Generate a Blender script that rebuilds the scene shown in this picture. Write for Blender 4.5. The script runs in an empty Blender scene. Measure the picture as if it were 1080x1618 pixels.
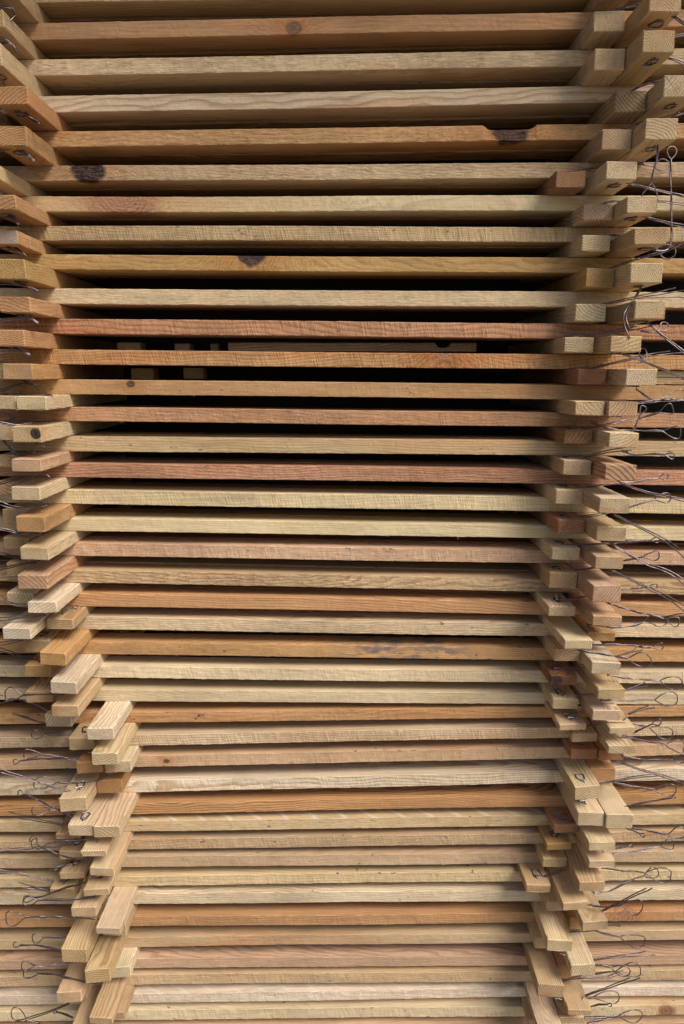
import bpy, bmesh, math, random
from mathutils import Vector, Matrix, noise

SC = bpy.context.scene
COL = SC.collection
RAD = math.radians

# ------------------------------------------------------------------ camera model
F = 1079.0                       # focal length in photo pixels (24 mm on a 36 mm tall frame)
TP = 219.0 / F
PITCH = math.atan(TP)
CP, SP = math.cos(PITCH), math.sin(PITCH)
D = 0.956                        # distance from the camera to the front of the stack
EYE = 1.16                       # camera height over the ground
LW, LT = 0.038, 0.020            # section of one lath

def ray(x, y):
    u, v = (x - 540.0) / F, (809.0 - y) / F
    return Vector((u, CP + v * SP, v * CP - SP))
def at_depth(x, y, Y):
    d = ray(x, y)
    return d * (Y / d.y) + Vector((0, 0, EYE))
def project(p):
    q = Vector(p) - Vector((0, 0, EYE))
    c = q.y * CP - q.z * SP
    return 540 + F * q.x / c, 809 - F * (q.y * SP + q.z * CP) / c

cam = bpy.data.cameras.new('camera')
camo = bpy.data.objects.new('camera', cam)
COL.objects.link(camo)
camo.location = (0, 0, EYE)
camo.rotation_euler = (math.pi / 2 - PITCH, 0, 0)
cam.sensor_fit = 'VERTICAL'; cam.sensor_height = 36.0; cam.lens = 24.0
cam.clip_start = 0.02; cam.clip_end = 500
SC.camera = camo

# ------------------------------------------------------------------ materials
def nodes(name):
    m = bpy.data.materials.new(name); m.use_nodes = True
    nt = m.node_tree; nt.nodes.clear()
    out = nt.nodes.new('ShaderNodeOutputMaterial')
    b = nt.nodes.new('ShaderNodeBsdfPrincipled')
    nt.links.new(b.outputs[0], out.inputs[0])
    return m, nt, b

class G:
    """tiny helper for writing node maths"""
    def __init__(s, nt): s.nt = nt
    def n(s, t, **k):
        o = s.nt.nodes.new(t)
        for a, v in k.items(): setattr(o, a, v)
        return o
    def put(s, sock, v):
        if isinstance(v, bpy.types.NodeSocket): s.nt.links.new(v, sock)
        else: sock.default_value = v
    def m(s, op, a, b=0.0, c=0.0, clamp=False):
        o = s.n('ShaderNodeMath', operation=op, use_clamp=clamp)
        s.put(o.inputs[0], a); s.put(o.inputs[1], b); s.put(o.inputs[2], c)
        return o.outputs[0]
    def vec(s, x, y, z):
        o = s.n('ShaderNodeCombineXYZ')
        for i, v in enumerate((x, y, z)): s.put(o.inputs[i], v)
        return o.outputs[0]
    def noise(s, v, scale=1.0, detail=2.0, rough=0.5, dist=0.0):
        o = s.n('ShaderNodeTexNoise'); s.put(o.inputs['Vector'], v)
        o.inputs['Scale'].default_value = scale; o.inputs['Detail'].default_value = detail
        o.inputs['Roughness'].default_value = rough; o.inputs['Distortion'].default_value = dist
        return o.outputs[0]
    def ramp(s, v, lo, hi, a=0.0, b=1.0, smooth=True):
        o = s.n('ShaderNodeMapRange', interpolation_type='SMOOTHSTEP' if smooth else 'LINEAR')
        s.put(o.inputs[0], v); s.put(o.inputs[1], lo); s.put(o.inputs[2], hi); s.put(o.inputs[3], a); s.put(o.inputs[4], b)
        return o.outputs[0]
    def mix(s, f, a, b, mode='MIX'):
        o = s.n('ShaderNodeMix', data_type='RGBA', blend_type=mode)
        s.put(o.inputs[0], f); s.put(o.inputs[6], a); s.put(o.inputs[7], b)
        return o.outputs[2]
    def attr(s, name):
        o = s.n('ShaderNodeAttribute', attribute_type='OBJECT', attribute_name=name)
        return o.outputs['Fac']

def wood_material():
    m, nt, bs = nodes('sawn_pine'); g = G(nt)
    tc = g.n('ShaderNodeTexCoord'); info = g.n('ShaderNodeObjectInfo')
    sep = g.n('ShaderNodeSeparateXYZ'); nt.links.new(tc.outputs['Object'], sep.inputs[0])
    x, y, z = sep.outputs
    sn = g.n('ShaderNodeSeparateXYZ'); nt.links.new(tc.outputs['Normal'], sn.inputs[0])
    endf = g.ramp(g.m('ABSOLUTE', sn.outputs[0]), .6, .85)
    sidef = g.ramp(g.m('ABSOLUTE', sn.outputs[1]), .6, .85)
    topf = g.ramp(g.m('ABSOLUTE', sn.outputs[2]), .6, .85)
    seed = g.attr('seed')
    sx = g.m('ADD', x, g.m('MULTIPLY', seed, 7.31))
    # knot distance (in the plane of the narrow face, swelling along the lath)
    kx, kz, kr, kd = (g.attr(a) for a in ('knot_x', 'knot_z', 'knot_r', 'knot_dark'))
    dx = g.m('SUBTRACT', x, kx); dz = g.m('SUBTRACT', z, kz)
    wob = g.noise(g.vec(g.m('MULTIPLY', sx, 65.), g.m('MULTIPLY', y, 25.), g.m('MULTIPLY', z, 65.)), 1., 3.)
    dy = g.m('MULTIPLY', g.m('SUBTRACT', y, g.attr('knot_y')), g.attr('knot_yw'))
    kdist = g.m('SQRT', g.m('ADD', g.m('MULTIPLY', g.m('MULTIPLY', dx, dx), .55), g.m('ADD', g.m('MULTIPLY', dz, dz), g.m('MULTIPLY_ADD', dy, dy, 1e-9))))
    kdist = g.m('MULTIPLY', kdist, g.m('MULTIPLY_ADD', wob, .7, .65))
    kn = g.m('DIVIDE', kdist, g.m('MAXIMUM', kr, 1e-5))
    knear = g.m('EXPONENT', g.m('MULTIPLY', g.m('MULTIPLY', kn, kn), -.16))
    knear = g.m('MULTIPLY', knear, g.m('GREATER_THAN', kr, 1e-4))
    # growth rings round a pith line that runs beside the lath
    w1 = g.noise(g.vec(g.m('MULTIPLY', sx, 4.), g.m('MULTIPLY', y, 14.), g.m('MULTIPLY', z, 14.)), 1., 2.)
    w2 = g.noise(g.vec(g.m('MULTIPLY', sx, 30.), g.m('MULTIPLY', y, 60.), g.m('MULTIPLY', z, 60.)), 1., 2.)
    wv = g.m('ADD', g.m('MULTIPLY', g.m('SUBTRACT', w1, .5), .028), g.m('MULTIPLY', g.m('SUBTRACT', w2, .5), .0035))
    py = g.m('ADD', g.m('ADD', y, g.attr('pith_y')), g.m('MULTIPLY', x, g.attr('tilt_y')))
    pz = g.m('ADD', g.m('ADD', z, g.attr('pith_z')), g.m('MULTIPLY', x, g.attr('tilt_z')))
    rr = g.m('SQRT', g.m('ADD', g.m('MULTIPLY', py, py), g.m('MULTIPLY', pz, pz)))
    rr = g.m('ADD', g.m('ADD', rr, wv), g.m('MULTIPLY', knear, g.m('MULTIPLY', kr, 1.9)))
    ph = g.m('FRACT', g.m('ADD', g.m('MULTIPLY', rr, g.attr('rings')), seed))
    late = g.m('MULTIPLY', g.ramp(ph, .35, .9), g.ramp(ph, .93, 1., 1., 0.))
    # fibres and slow changes of tone
    fib = g.noise(g.vec(g.m('MULTIPLY', sx, 22.), g.m('MULTIPLY', y, 620.), g.m('MULTIPLY', z, 620.)), 1., 3., .6)
    slow = g.noise(g.vec(g.m('MULTIPLY', sx, 5.), g.m('MULTIPLY', y, 30.), g.m('MULTIPLY', z, 30.)), 1., 3., .55)
    fine = g.noise(g.vec(g.m('MULTIPLY', sx, 300.), g.m('MULTIPLY', y, 300.), g.m('MULTIPLY', z, 300.)), 1., 3., .7)
    base = info.outputs['Color']
    cdark = g.mix(1., base, (.62, .44, .31, 1), 'MULTIPLY')
    c = g.mix(g.m('MULTIPLY', late, g.attr('contrast')), base, cdark)
    c = g.mix(1., c, g.mix(slow, (.66, .60, .54, 1), (1.30, 1.32, 1.35, 1)), 'MULTIPLY')
    fs = g.ramp(fib, .25, .75, .80, 1.14, False)
    c = g.mix(1., c, g.vec(fs, fs, fs), 'MULTIPLY')
    wt = g.noise(g.vec(g.m('MULTIPLY', sx, 7.), g.m('MULTIPLY', y, 20.), g.m('MULTIPLY', z, 45.)), 1., 4., .65)
    c = g.mix(g.m('MULTIPLY', g.ramp(wt, .50, .72), .75), c, g.mix(1., c, (.74, .76, .80, 1), 'MULTIPLY'))
    # heartwood patches of a redder tone
    ht = g.ramp(g.noise(g.vec(g.m('MULTIPLY', sx, 2.6), g.m('MULTIPLY', y, 22.), g.m('MULTIPLY', z, 34.)), 1., 2.), .52, .70)
    c = g.mix(g.m('MULTIPLY', ht, g.attr('heart')), c, g.mix(1., c, (.92, .62, .46, 1), 'MULTIPLY'))
    # torn, rough sawn narrow faces: pale lifted fibres and small dark tears
    rough = g.attr('rough')
    tear = g.noise(g.vec(g.m('MULTIPLY', sx, 85.), g.m('MULTIPLY', y, 200.), g.m('MULTIPLY', z, 400.)), 1., 4., .7, .3)
    band = g.noise(g.vec(g.m('MULTIPLY', sx, 38.), 0.0, g.m('MULTIPLY', z, 18.)), 1., 2.)
    comb = g.noise(g.vec(g.m('MULTIPLY', g.m('ADD', sx, g.m('MULTIPLY', z, .22)), 520.), g.m('MULTIPLY', y, 40.), g.m('MULTIPLY', z, 45.)), 1., 2., .6)
    tmask = g.m('MULTIPLY', g.m('MULTIPLY', rough, g.ramp(band, .35, .65, .35, 1.)), sidef)
    tv = g.ramp(g.m('ADD', g.m('MULTIPLY', tear, g.m('SUBTRACT', 1., g.attr('comb'))), g.m('MULTIPLY', comb, g.attr('comb'))), .36, .64, .66, 1.30, False)
    c = g.mix(tmask, c, g.mix(1., c, g.vec(tv, tv, tv), 'MULTIPLY'))
    # end grain: open pores, slightly greyer
    ev = g.ramp(g.noise(g.vec(g.m('MULTIPLY', x, 300.), g.m('MULTIPLY', y, 900.), g.m('MULTIPLY', z, 900.)), 1., 3., .7), .3, .7, .66, 1.22, False)
    ec = g.mix(g.m('MULTIPLY', late, .55), c, g.mix(1., c, (.72, .56, .44, 1), 'MULTIPLY'))
    ec = g.mix(1., ec, g.vec(ev, ev, g.m('MULTIPLY', ev, .97)), 'MULTIPLY')
    ec = g.mix(g.attr('grey_end'), ec, (.36, .34, .31, 1))
    c = g.mix(endf, c, ec)
    # saw-blade sweeps on the wide faces of some laths
    dg = g.m('FRACT', g.m('MULTIPLY', g.m('ADD', g.m('ADD', x, g.m('MULTIPLY', y, 1.5)), g.m('MULTIPLY', w1, .05)), 22.))
    dgl = g.m('MULTIPLY', g.m('MULTIPLY', g.ramp(dg, .0, .14), g.ramp(dg, .14, .3, 1., 0.)), g.m('MULTIPLY', topf, g.attr('sweep')))
    c = g.mix(dgl, c, (.72, .66, .55, 1))
    # blue stain
    st = g.m('ABSOLUTE', g.m('SUBTRACT', x, g.attr('stain_x')))
    stn = g.noise(g.vec(g.m('MULTIPLY', sx, 34.), g.m('MULTIPLY', y, 60.), g.m('MULTIPLY', z, 110.)), 1., 4., .65)
    sw = g.attr('stain_w')
    stf = g.m('MULTIPLY', g.ramp(g.m('DIVIDE', st, g.m('MAXIMUM', sw, 1e-5)), .35, 1., 1., 0.), g.ramp(stn, .40, .62))
    stf = g.m('MULTIPLY', stf, g.m('GREATER_THAN', sw, 1e-4))
    c = g.mix(g.m('MULTIPLY', stf, .78), c, (.115, .11, .12, 1))
    # scattered little resin and mildew specks
    sp = g.noise(g.vec(g.m('MULTIPLY', sx, 75.), g.m('MULTIPLY', y, 120.), g.m('MULTIPLY', z, 170.)), 1., 2., .5)
    spf = g.m('MULTIPLY', g.ramp(sp, .70, .745), g.attr('specks'))
    c = g.mix(spf, c, (.07, .06, .06, 1))
    # knot: red-brown rings, then a dark core
    kring = g.m('FRACT', g.m('ADD', g.m('MULTIPLY', g.m('MULTIPLY', kn, kr), 210.), g.m('MULTIPLY', w2, .7)))
    kc = g.mix(g.m('MULTIPLY', g.ramp(kring, .1, .95), g.ramp(slow, .3, .7, .4, 1.)), (.45, .245, .13, 1), (.25, .105, .055, 1))
    kc = g.mix(g.m('MULTIPLY', kd, g.ramp(fine, .42, .66, 1., .84)), kc, g.mix(g.ramp(tear, .50, .64), (.017, .014, .020, 1), (.15, .082, .045, 1)))
    kf = g.m('MULTIPLY', g.ramp(kn, g.m('MULTIPLY_ADD', kd, .24, .48), 1.06, 1., 0.), g.m('GREATER_THAN', kr, 1e-4))
    halo = g.m('MULTIPLY', knear, .6)
    c = g.mix(halo, c, g.mix(1., c, (.86, .60, .42, 1), 'MULTIPLY'))
    c = g.mix(kf, c, kc)
    nt.links.new(c, bs.inputs['Base Color'])
    rg = g.ramp(fib, .2, .8, .62, .85, False)
    rg = g.mix(g.m('MULTIPLY', kf, kd), g.vec(rg, rg, rg), (.3, .3, .3, 1))
    nt.links.new(rg, bs.inputs['Roughness'])
    bs.inputs['Specular IOR Level'].default_value = .22
    # relief
    h = g.m('ADD', g.m('MULTIPLY', fib, .25), g.m('MULTIPLY', fine, .15))
    h = g.m('ADD', h, g.m('MULTIPLY', kf, g.m('MULTIPLY_ADD', tear, 1.6, -1.1)))
    h = g.m('ADD', h, g.m('MULTIPLY', tmask, g.m('ADD', g.m('MULTIPLY', tear, g.m('MULTIPLY_ADD', g.attr('comb'), -1.3, 1.7)), g.m('MULTIPLY', comb, g.m('MULTIPLY', g.attr('comb'), 1.6)))))
    h = g.m('ADD', h, g.m('MULTIPLY', endf, g.m('MULTIPLY', ev, .8)))
    bp = g.n('ShaderNodeBump'); bp.inputs['Strength'].default_value = 1.; bp.inputs['Distance'].default_value = .0012
    nt.links.new(h, bp.inputs['Height']); nt.links.new(bp.outputs[0], bs.inputs['Normal'])
    return m
WOOD = wood_material()

def metal(name, col, rough, rust=0.):
    m, nt, bs = nodes(name); g = G(nt)
    tc = g.n('ShaderNodeTexCoord')
    n = g.noise(tc.outputs['Object'], 260., 3., .6)
    c = g.mix(g.m('MULTIPLY', g.ramp(n, .42, .62), rust), col, (.09, .045, .03, 1))
    nt.links.new(c, bs.inputs['Base Color'])
    bs.inputs['Metallic'].default_value = .9
    bs.inputs['Roughness'].default_value = rough
    return m
WIRE = metal('annealed_wire', (.205, .17, .18, 1), .36, .5)
STEEL = metal('bright_staple', (.40, .41, .44, 1), .38, .25)

def plain(name, col, scale, var, rough=.9):
    m, nt, bs = nodes(name); g = G(nt)
    tc = g.n('ShaderNodeTexCoord')
    n = g.noise(tc.outputs['Object'], scale, 5., .6)
    v = g.ramp(n, .25, .75, 1 - var, 1 + var, False)
    nt.links.new(g.mix(1., col, g.vec(v, v, v), 'MULTIPLY'), bs.inputs['Base Color'])
    bs.inputs['Roughness'].default_value = rough
    bp = g.n('ShaderNodeBump'); bp.inputs['Strength'].default_value = .4; bp.inputs['Distance'].default_value = .004
    nt.links.new(n, bp.inputs['Height']); nt.links.new(bp.outputs[0], bs.inputs['Normal'])
    return m
CONCRETE = plain('concrete', (.20, .19, .165, 1), 14., .3)
LIGHT_BLOCK = plain('light_block_dark', (.030, .024, .020, 1), 9., .3)  # dark surface of the unseen, added light blockers

# ------------------------------------------------------------------ helpers
def tag(o, label=None, cat=None, group=None, kind=None):
    if label: o['label'] = label
    if cat: o['category'] = cat
    if group: o['group'] = group
    if kind: o['kind'] = kind
    return o
def link(name, me, mat, parent=None):
    o = bpy.data.objects.new(name, me); COL.objects.link(o)
    if mat: me.materials.append(mat)
    if parent: o.parent = parent
    return o

def lath_mesh(L, w, t, seg, rnd, bevel=.0011, skew=0., dents=(), hairs=0, bow=.0021, rag=.00032, ends=False):
    """A sawn lath along X, centred, its narrow faces at -Y/+Y and its wide faces at -Z/+Z."""
    off = rnd.uniform(0, 900)
    sec = []                                     # rounded section, more points along the narrow front face
    hw, ht, b = w / 2, t / 2, bevel
    def arc(cy, cz, a0):
        for i in range(3):
            a = a0 + i * math.pi / 4
            sec.append((cy + b * math.cos(a), cz + b * math.sin(a)))
    arc(hw - b, ht - b, 0); sec.append((0, ht))
    arc(-hw + b, ht - b, math.pi / 2); sec.append((-hw, ht * .33)); sec.append((-hw, -ht * .33))
    arc(-hw + b, -ht + b, math.pi); sec.append((0, -ht))
    arc(hw - b, -ht + b, 1.5 * math.pi)
    ns = len(sec)
    n = max(4, int(L / seg))
    vs, fs = [], []
    xs = [-L / 2 + b * .0] + [-L / 2 + b] + [-L / 2 + L * i / n for i in range(1, n)] + [L / 2 - b, L / 2]
    for i, x in enumerate(xs):
        s = 1.0
        inset = .0009 if i in (0, len(xs) - 1) else 0.
        by = bow * (noise.noise((x * 2.2, off, 3.1)) * 1.6 + .35 * noise.noise((x * 17, off, 9.)))
        bz = bow * .5 * noise.noise((x * 2.6, off, 17.7))
        for j, (y, z) in enumerate(sec):
            e = rag * noise.noise((x * 95, off + j * .9, 1.)) + rag * .8 * noise.noise((x * 320, off + j * 3.1, 5.))
            yy = y - math.copysign(min(inset, abs(y)), y) if inset else y
            zz = z - math.copysign(min(inset, abs(z)), z) if inset else z
            # slight roughness of the section, mostly on its arrises
            yy += e * (1 if y > 0 else -1) * (.9 if abs(abs(y) - hw) < 1e-4 else 1.2)
            zz += e * .7 * (1 if z > 0 else -1)
            for (dx, dr, dd, topside) in dents:  # wane or a lost knot: a bite out of the front edge
                q = 1 - ((x - dx) / dr) ** 2
                if q > 0 and (y < hw * .2 or topside == 2) and (z > -ht * .5 if topside else z < ht * .5):
                    k = q ** .75 * (0.75 + .5 * abs(noise.noise((x * 150, z * 300, off))))
                    edge = 1. if (y < -hw * .5 or topside == 2) else .0
                    zz -= (1 if topside else -1) * dd * k * edge * (1.0 if (z > ht * .6 if topside else z < -ht * .6) else .35)
                    yy += dd * .55 * k * edge * (0 if topside == 2 else 1)
            vs.append((x + (skew * y if abs(x) > L / 2 - .004 else 0) + (rag * 2.2 * noise.noise((y * 260, z * 260, off + x)) if i in (0, len(xs) - 1) else 0),
                       yy + by, zz + bz))
    m = len(xs)
    for i in range(m - 1):
        for j in range(ns):
            k = (j + 1) % ns
            fs.append((i * ns + j, i * ns + k, (i + 1) * ns + k, (i + 1) * ns + j))
    fs.append(tuple(range(ns - 1, -1, -1)))
    fs.append(tuple((m - 1) * ns + j for j in range(ns)))
    # lifted fibres along the arrises of the front face
    for _ in range(hairs):
        x = rnd.uniform(-L * .42, L * .42)
        up = rnd.random() < .35
        p = Vector((x, -hw + .0006, (ht if up else -ht) * rnd.uniform(.8, 1.)))
        d = Vector((rnd.uniform(-1, 1), rnd.uniform(-1.1, -.1), (1 if up else -1) * rnd.uniform(.1, .9))).normalized()
        if ends:                                  # torn fibres round the sawn end
            if rnd.random() < .5: p = Vector((-L / 2 + .0005, rnd.uniform(-hw, hw), -ht * rnd.choice((-1, 1, 1)) * .93))
            else: p = Vector((-L / 2 + .0005, hw * .95 * rnd.choice((-1, 1)), rnd.uniform(-ht, ht)))
            d = Vector((-rnd.uniform(.3, 1.), p.y / hw * rnd.uniform(0, .9), p.z / ht * rnd.uniform(0, .9))).normalized()
        ln = rnd.uniform(.0015, .0048); r = rnd.uniform(.00012, .00024)
        cv = Vector((rnd.uniform(-1, 1), rnd.uniform(-.5, .5), rnd.uniform(-1, 1))) * ln * .35
        b0 = len(vs)
        for q in range(4):
            u = q / 3
            c = p + d * ln * u + cv * u * u
            rr = r * (1 - .8 * u)
            for a in range(3):
                an = a * 2.0944
                vs.append((c.x + rr * math.cos(an), c.y + rr * .5, c.z + rr * math.sin(an)))
        for q in range(3):
            for a in range(3):
                a2 = (a + 1) % 3
                fs.append((b0 + q * 3 + a, b0 + q * 3 + a2, b0 + q * 3 + 3 + a2, b0 + q * 3 + 3 + a))
    me = bpy.data.meshes.new('lath')
    me.from_pydata(vs, [], fs); me.update()
    return me

TONE = dict(
    cream=(.63, .498, .318), yellow=(.62, .470, .278), pale=(.68, .575, .405), tan=(.535, .392, .228), ochre=(.48, .305, .125),
    orange=(.52, .308, .145), red=(.47, .258, .146), pink=(.56, .372, .238), brown=(.33, .190, .110), rust=(.42, .225, .128),
)
WORD = dict(cream='cream', yellow='yellowish', pale='pale', tan='tan', ochre='ochre', orange='orange-brown',
            red='reddish', pink='pinkish', brown='brown', rust='rust-brown')

def dress(o, tone, rnd, **kw):
    c = TONE[tone]; f = rnd.uniform(.93, 1.06)
    o.color = (c[0] * f, c[1] * f * rnd.uniform(.97, 1.03), c[2] * f * rnd.uniform(.94, 1.06), 1)
    o['seed'] = rnd.uniform(0, 9.)
    o['pith_y'] = rnd.choice((-1, 1)) * rnd.uniform(.01, .07)
    o['pith_z'] = rnd.choice((-1, 1)) * rnd.uniform(.015, .08)
    o['tilt_y'] = rnd.uniform(-.05, .05); o['tilt_z'] = rnd.uniform(-.05, .05)
    o['rings'] = rnd.uniform(230., 520.)
    o['contrast'] = rnd.uniform(.2, .75)
    o['heart'] = rnd.choice((0., .15, .35, .6))
    o['rough'] = rnd.uniform(.35, .9)
    o['comb'] = rnd.uniform(.1, .85); o['grey_end'] = 0.0; o['sweep'] = 0.0
    o['stain_x'] = 0.0; o['stain_w'] = 0.0
    o['specks'] = rnd.choice((0., 0., 0., .7))
    o['knot_x'] = 0.0; o['knot_z'] = 0.0; o['knot_r'] = 0.0; o['knot_dark'] = 0.0; o['knot_y'] = 0.0; o['knot_yw'] = 0.0
    for k, v in kw.items(): o[k] = float(v)

ORD = ('zeroth first second third fourth fifth sixth seventh eighth ninth tenth eleventh twelfth thirteenth fourteenth fifteenth sixteenth '
       'seventeenth eighteenth nineteenth twentieth').split()
def nth(n):
    if n <= 20: return ORD[n]
    tens = {2: 'twent', 3: 'thirt', 4: 'fort'}[n // 10]
    return tens + 'ieth' if n % 10 == 0 else tens + 'y-' + ORD[n % 10]

# ------------------------------------------------------------------ the slats: front-face edges read off the photograph
# (top, bottom) at x = 259 and at x = 1070, then the tone
SLAT = [
 ((-25, 1.5), (-36, -10), 'tan'), ((33, 59.6), (14, 41.5), 'orange'), ((89.5, 115.4), (75, 101), 'yellow'), ((149, 175), (133, 160), 'cream'),
 ((204.3, 229.5), (195, 219.5), 'orange'), ((261.3, 285), (256, 281), 'tan'), ((309.7, 334), (308, 332.5), 'cream'), ((357.6, 380.2), (358, 382), 'tan'),
 ((403, 426.9), (407, 431), 'ochre'), ((456.7, 481.3), (461.9, 486), 'cream'), ((505.2, 528.8), (513.2, 537), 'red'), ((553.5, 577), (560.7, 584), 'orange'),
 ((601, 624.3), (608.7, 632), 'orange'), ((645, 667.6), (654, 676), 'red'), ((691, 713.7), (698, 721), 'tan'), ((734, 756), (744.8, 767), 'red'),
 ((776, 798.5), (789.4, 812), 'cream'), ((821.7, 841.5), (833.3, 854), 'cream'), ((860.6, 881.3), (873.5, 893.5), 'pink'), ((903.3, 923.3), (918.9, 939.5), 'tan'),
 ((940.4, 961), (955.2, 974.6), 'orange'), ((977.2, 997.2), (988.9, 1008.5), 'cream'), ((1015.3, 1035.6), (1026.5, 1045.4), 'orange'), ((1053.2, 1073), (1062, 1080), 'cream'),
 ((1089.9, 1108), (1095.6, 1113.7), 'cream'), ((1124, 1141.7), (1116, 1132), 'orange'), ((1159.9, 1176.7), (1144.8, 1162), 'cream'), ((1194, 1212), (1175.6, 1194), 'pink'),
 ((1233, 1251), (1214, 1233), 'pale'), ((1268, 1285.6), (1254, 1271.5), 'orange'), ((1296, 1312.6), (1286, 1303), 'yellow'), ((1325, 1341.9), (1313.3, 1329.7), 'tan'),
 ((1353, 1370.4), (1345.5, 1362.6), 'tan'), ((1384.5, 1399.8), (1374.3, 1389.9), 'yellow'), ((1411, 1428.2), (1405.4, 1421.8), 'pale'), ((1448.2, 1464), (1439.9, 1455.5), 'orange'),
 ((1481.4, 1497), (1469.5, 1485), 'tan'), ((1514.3, 1529.9), (1509.5, 1525), 'pink'), ((1540.2, 1557), (1532.5, 1548), 'tan'), ((1569.5, 1584.6), (1558.4, 1573.5), 'pale'),
 ((1596, 1612), (1586.5, 1602.5), 'cream'), ((1624, 1640), (1617, 1633), 'pink'),
]
NS = len(SLAT)
rng = random.Random(11)
class S: pass
slats = []
for k, (l, r, tone) in enumerate(SLAT):
    s = S(); s.k = k; s.tone = tone
    s.Y = D + rng.uniform(-.0015, .002)
    a, b = at_depth(259, l[0], s.Y), at_depth(1070, r[0], s.Y)
    c, d = at_depth(259, l[1], s.Y), at_depth(1070, r[1], s.Y)
    s.slope = ((b.z - a.z) / (b.x - a.x) + (d.z - c.z) / (d.x - c.x)) / 2
    mid = (a.x + b.x) / 2
    s.t = ((a.z - c.z) + (b.z - d.z)) / 2
    s.z0 = ((a.z + b.z) / 2) - s.slope * mid
    slats.append(s)
def top(k, x): return slats[k].z0 + slats[k].slope * x
def bot(k, x): return slats[k].z0 - slats[k].t + slats[k].slope * x

def px_on_slat(k, x):            # photo column -> x along slat k
    s = slats[k]; y = SLAT[k][0][0]
    return at_depth(x, y, s.Y).x
FEAT = {   # knots and stains: (photo column, height share of the face, radius in m, darkness)
 1: dict(knot=(463, -.2, .0095, .45), words='with a small brown knot'),
 4: dict(knot=(806, .35, .0205, .86), dent=(806, .034, .0105), words='with a dark bark pocket in its top edge'),
 5: dict(knot=(138, .4, .0185, 1.), words='with a black resin knot near its end'),
 6: dict(knot=(192, 1.15, .048, .04), words='with a wide red ringed knot along its top edge'),
 8: dict(knot=(396, .95, .0150, .95), words='with a dark knot in its top edge'),
 11: dict(knot=(705, 1.1, .012, .1), words='with a reddish knot on its top edge'),
 12: dict(knot=(205, .45, .005, .9), words='with one small black knot'),
 17: dict(words='with a diagonal flame in its grain'),
 22: dict(stain=(640, .13), words='with a blue-grey stain at mid length'),
 25: dict(specks=1., words='with dark specks'),
 27: dict(knot=(262, .0, .004, .7), words='with one tiny dark knot'),
 30: dict(sweep=.55, words='with diagonal saw marks on its top'),
 33: dict(specks=1., words='with a few dark specks'),
 35: dict(knot=(985, -.3, .020, .1), words='with a wavy knot at one end'),
 39: dict(sweep=.45, words='with faint saw marks'),
 40: dict(knot=(1052, -.2, .014, .35), words='with a brown knot at one end'),
}
SMOOTH = {3: .12, 6: .2, 14: .15, 17: .12, 20: .3, 29: .3}
ROUGH = {2: 1.0, 4: .9, 5: 1., 7: .9, 10: .8, 13: .9, 18: .9, 19: 1., 15: .8}
for s in slats:
    k = s.k; rnd = random.Random(1000 + k)
    f = FEAT.get(k, {})
    L = rnd.uniform(1.62, 1.74)
    dents = []
    if 'dent' in f:
        dents.append((px_on_slat(k, f['dent'][0]), f['dent'][1], f['dent'][2], True))
    me = lath_mesh(L, LW, s.t, .0035, rnd, dents=dents, hairs=16, bevel=.0010)
    o = link('slat', me, WOOD)
    ang = -math.atan(s.slope)
    o.rotation_euler = (0, ang, 0)
    o.location = (0, s.Y + LW / 2, s.z0 - s.t / 2)
    kw = {}
    if 'knot' in f:
        kw = dict(knot_x=px_on_slat(k, f['knot'][0]), knot_z=f['knot'][1] * s.t / 2, knot_r=f['knot'][2], knot_dark=f['knot'][3], knot_y=-LW / 2, knot_yw=.75)
    if 'stain' in f: kw.update(stain_x=px_on_slat(k, f['stain'][0]), stain_w=f['stain'][1])
    if 'specks' in f: kw['specks'] = f['specks']
    if 'sweep' in f: kw['sweep'] = f['sweep']
    if k in SMOOTH: kw['rough'] = SMOOTH[k]
    if k in ROUGH: kw['rough'] = ROUGH[k]
    if k in (2, 4, 5, 9, 19): kw['comb'] = .12
    if k in (7, 10, 11, 16): kw['comb'] = .9
    if k == 29: kw.update(contrast=1., rings=420., heart=0.)
    dress(o, s.tone, rnd, **kw)
    w = f.get('words', '')
    tag(o, f"{WORD[s.tone]} slat {w + ', ' if w else ''}{nth(k + 1)} from the top".replace('slat ' + nth(k + 1), 'slat, ' + nth(k + 1)),
        'slat', 'long slats across the front of the stack')

# second slat of each layer, close behind the first; glimpsed down to about the middle of the stack
rear_tones = ['tan', 'ochre', 'tan', 'tan', 'orange', 'ochre', 'rust', 'tan', 'orange', 'rust', 'tan', 'brown']
for s in slats[:22]:
    k = s.k; rnd = random.Random(3000 + k)
    t2 = s.t * rnd.uniform(.93, 1.0)
    if 9 <= k <= 13: t2 = s.t * .96
    me = lath_mesh(1.66, LW, t2, .012, rnd)
    o = link('slat', me, WOOD)
    tone = rear_tones[k % len(rear_tones)]
    o.rotation_euler = (0, -math.atan(s.slope), 0)
    o.location = (0, s.Y + LW * 1.5 + rnd.uniform(.005, .011), s.z0 - t2 / 2 - .0004)
    dress(o, tone, rnd)
    tag(o, f"shaded rear slat close behind the {nth(k + 1)} front slat from the top", 'slat', 'rear slats behind the front ones')

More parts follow.
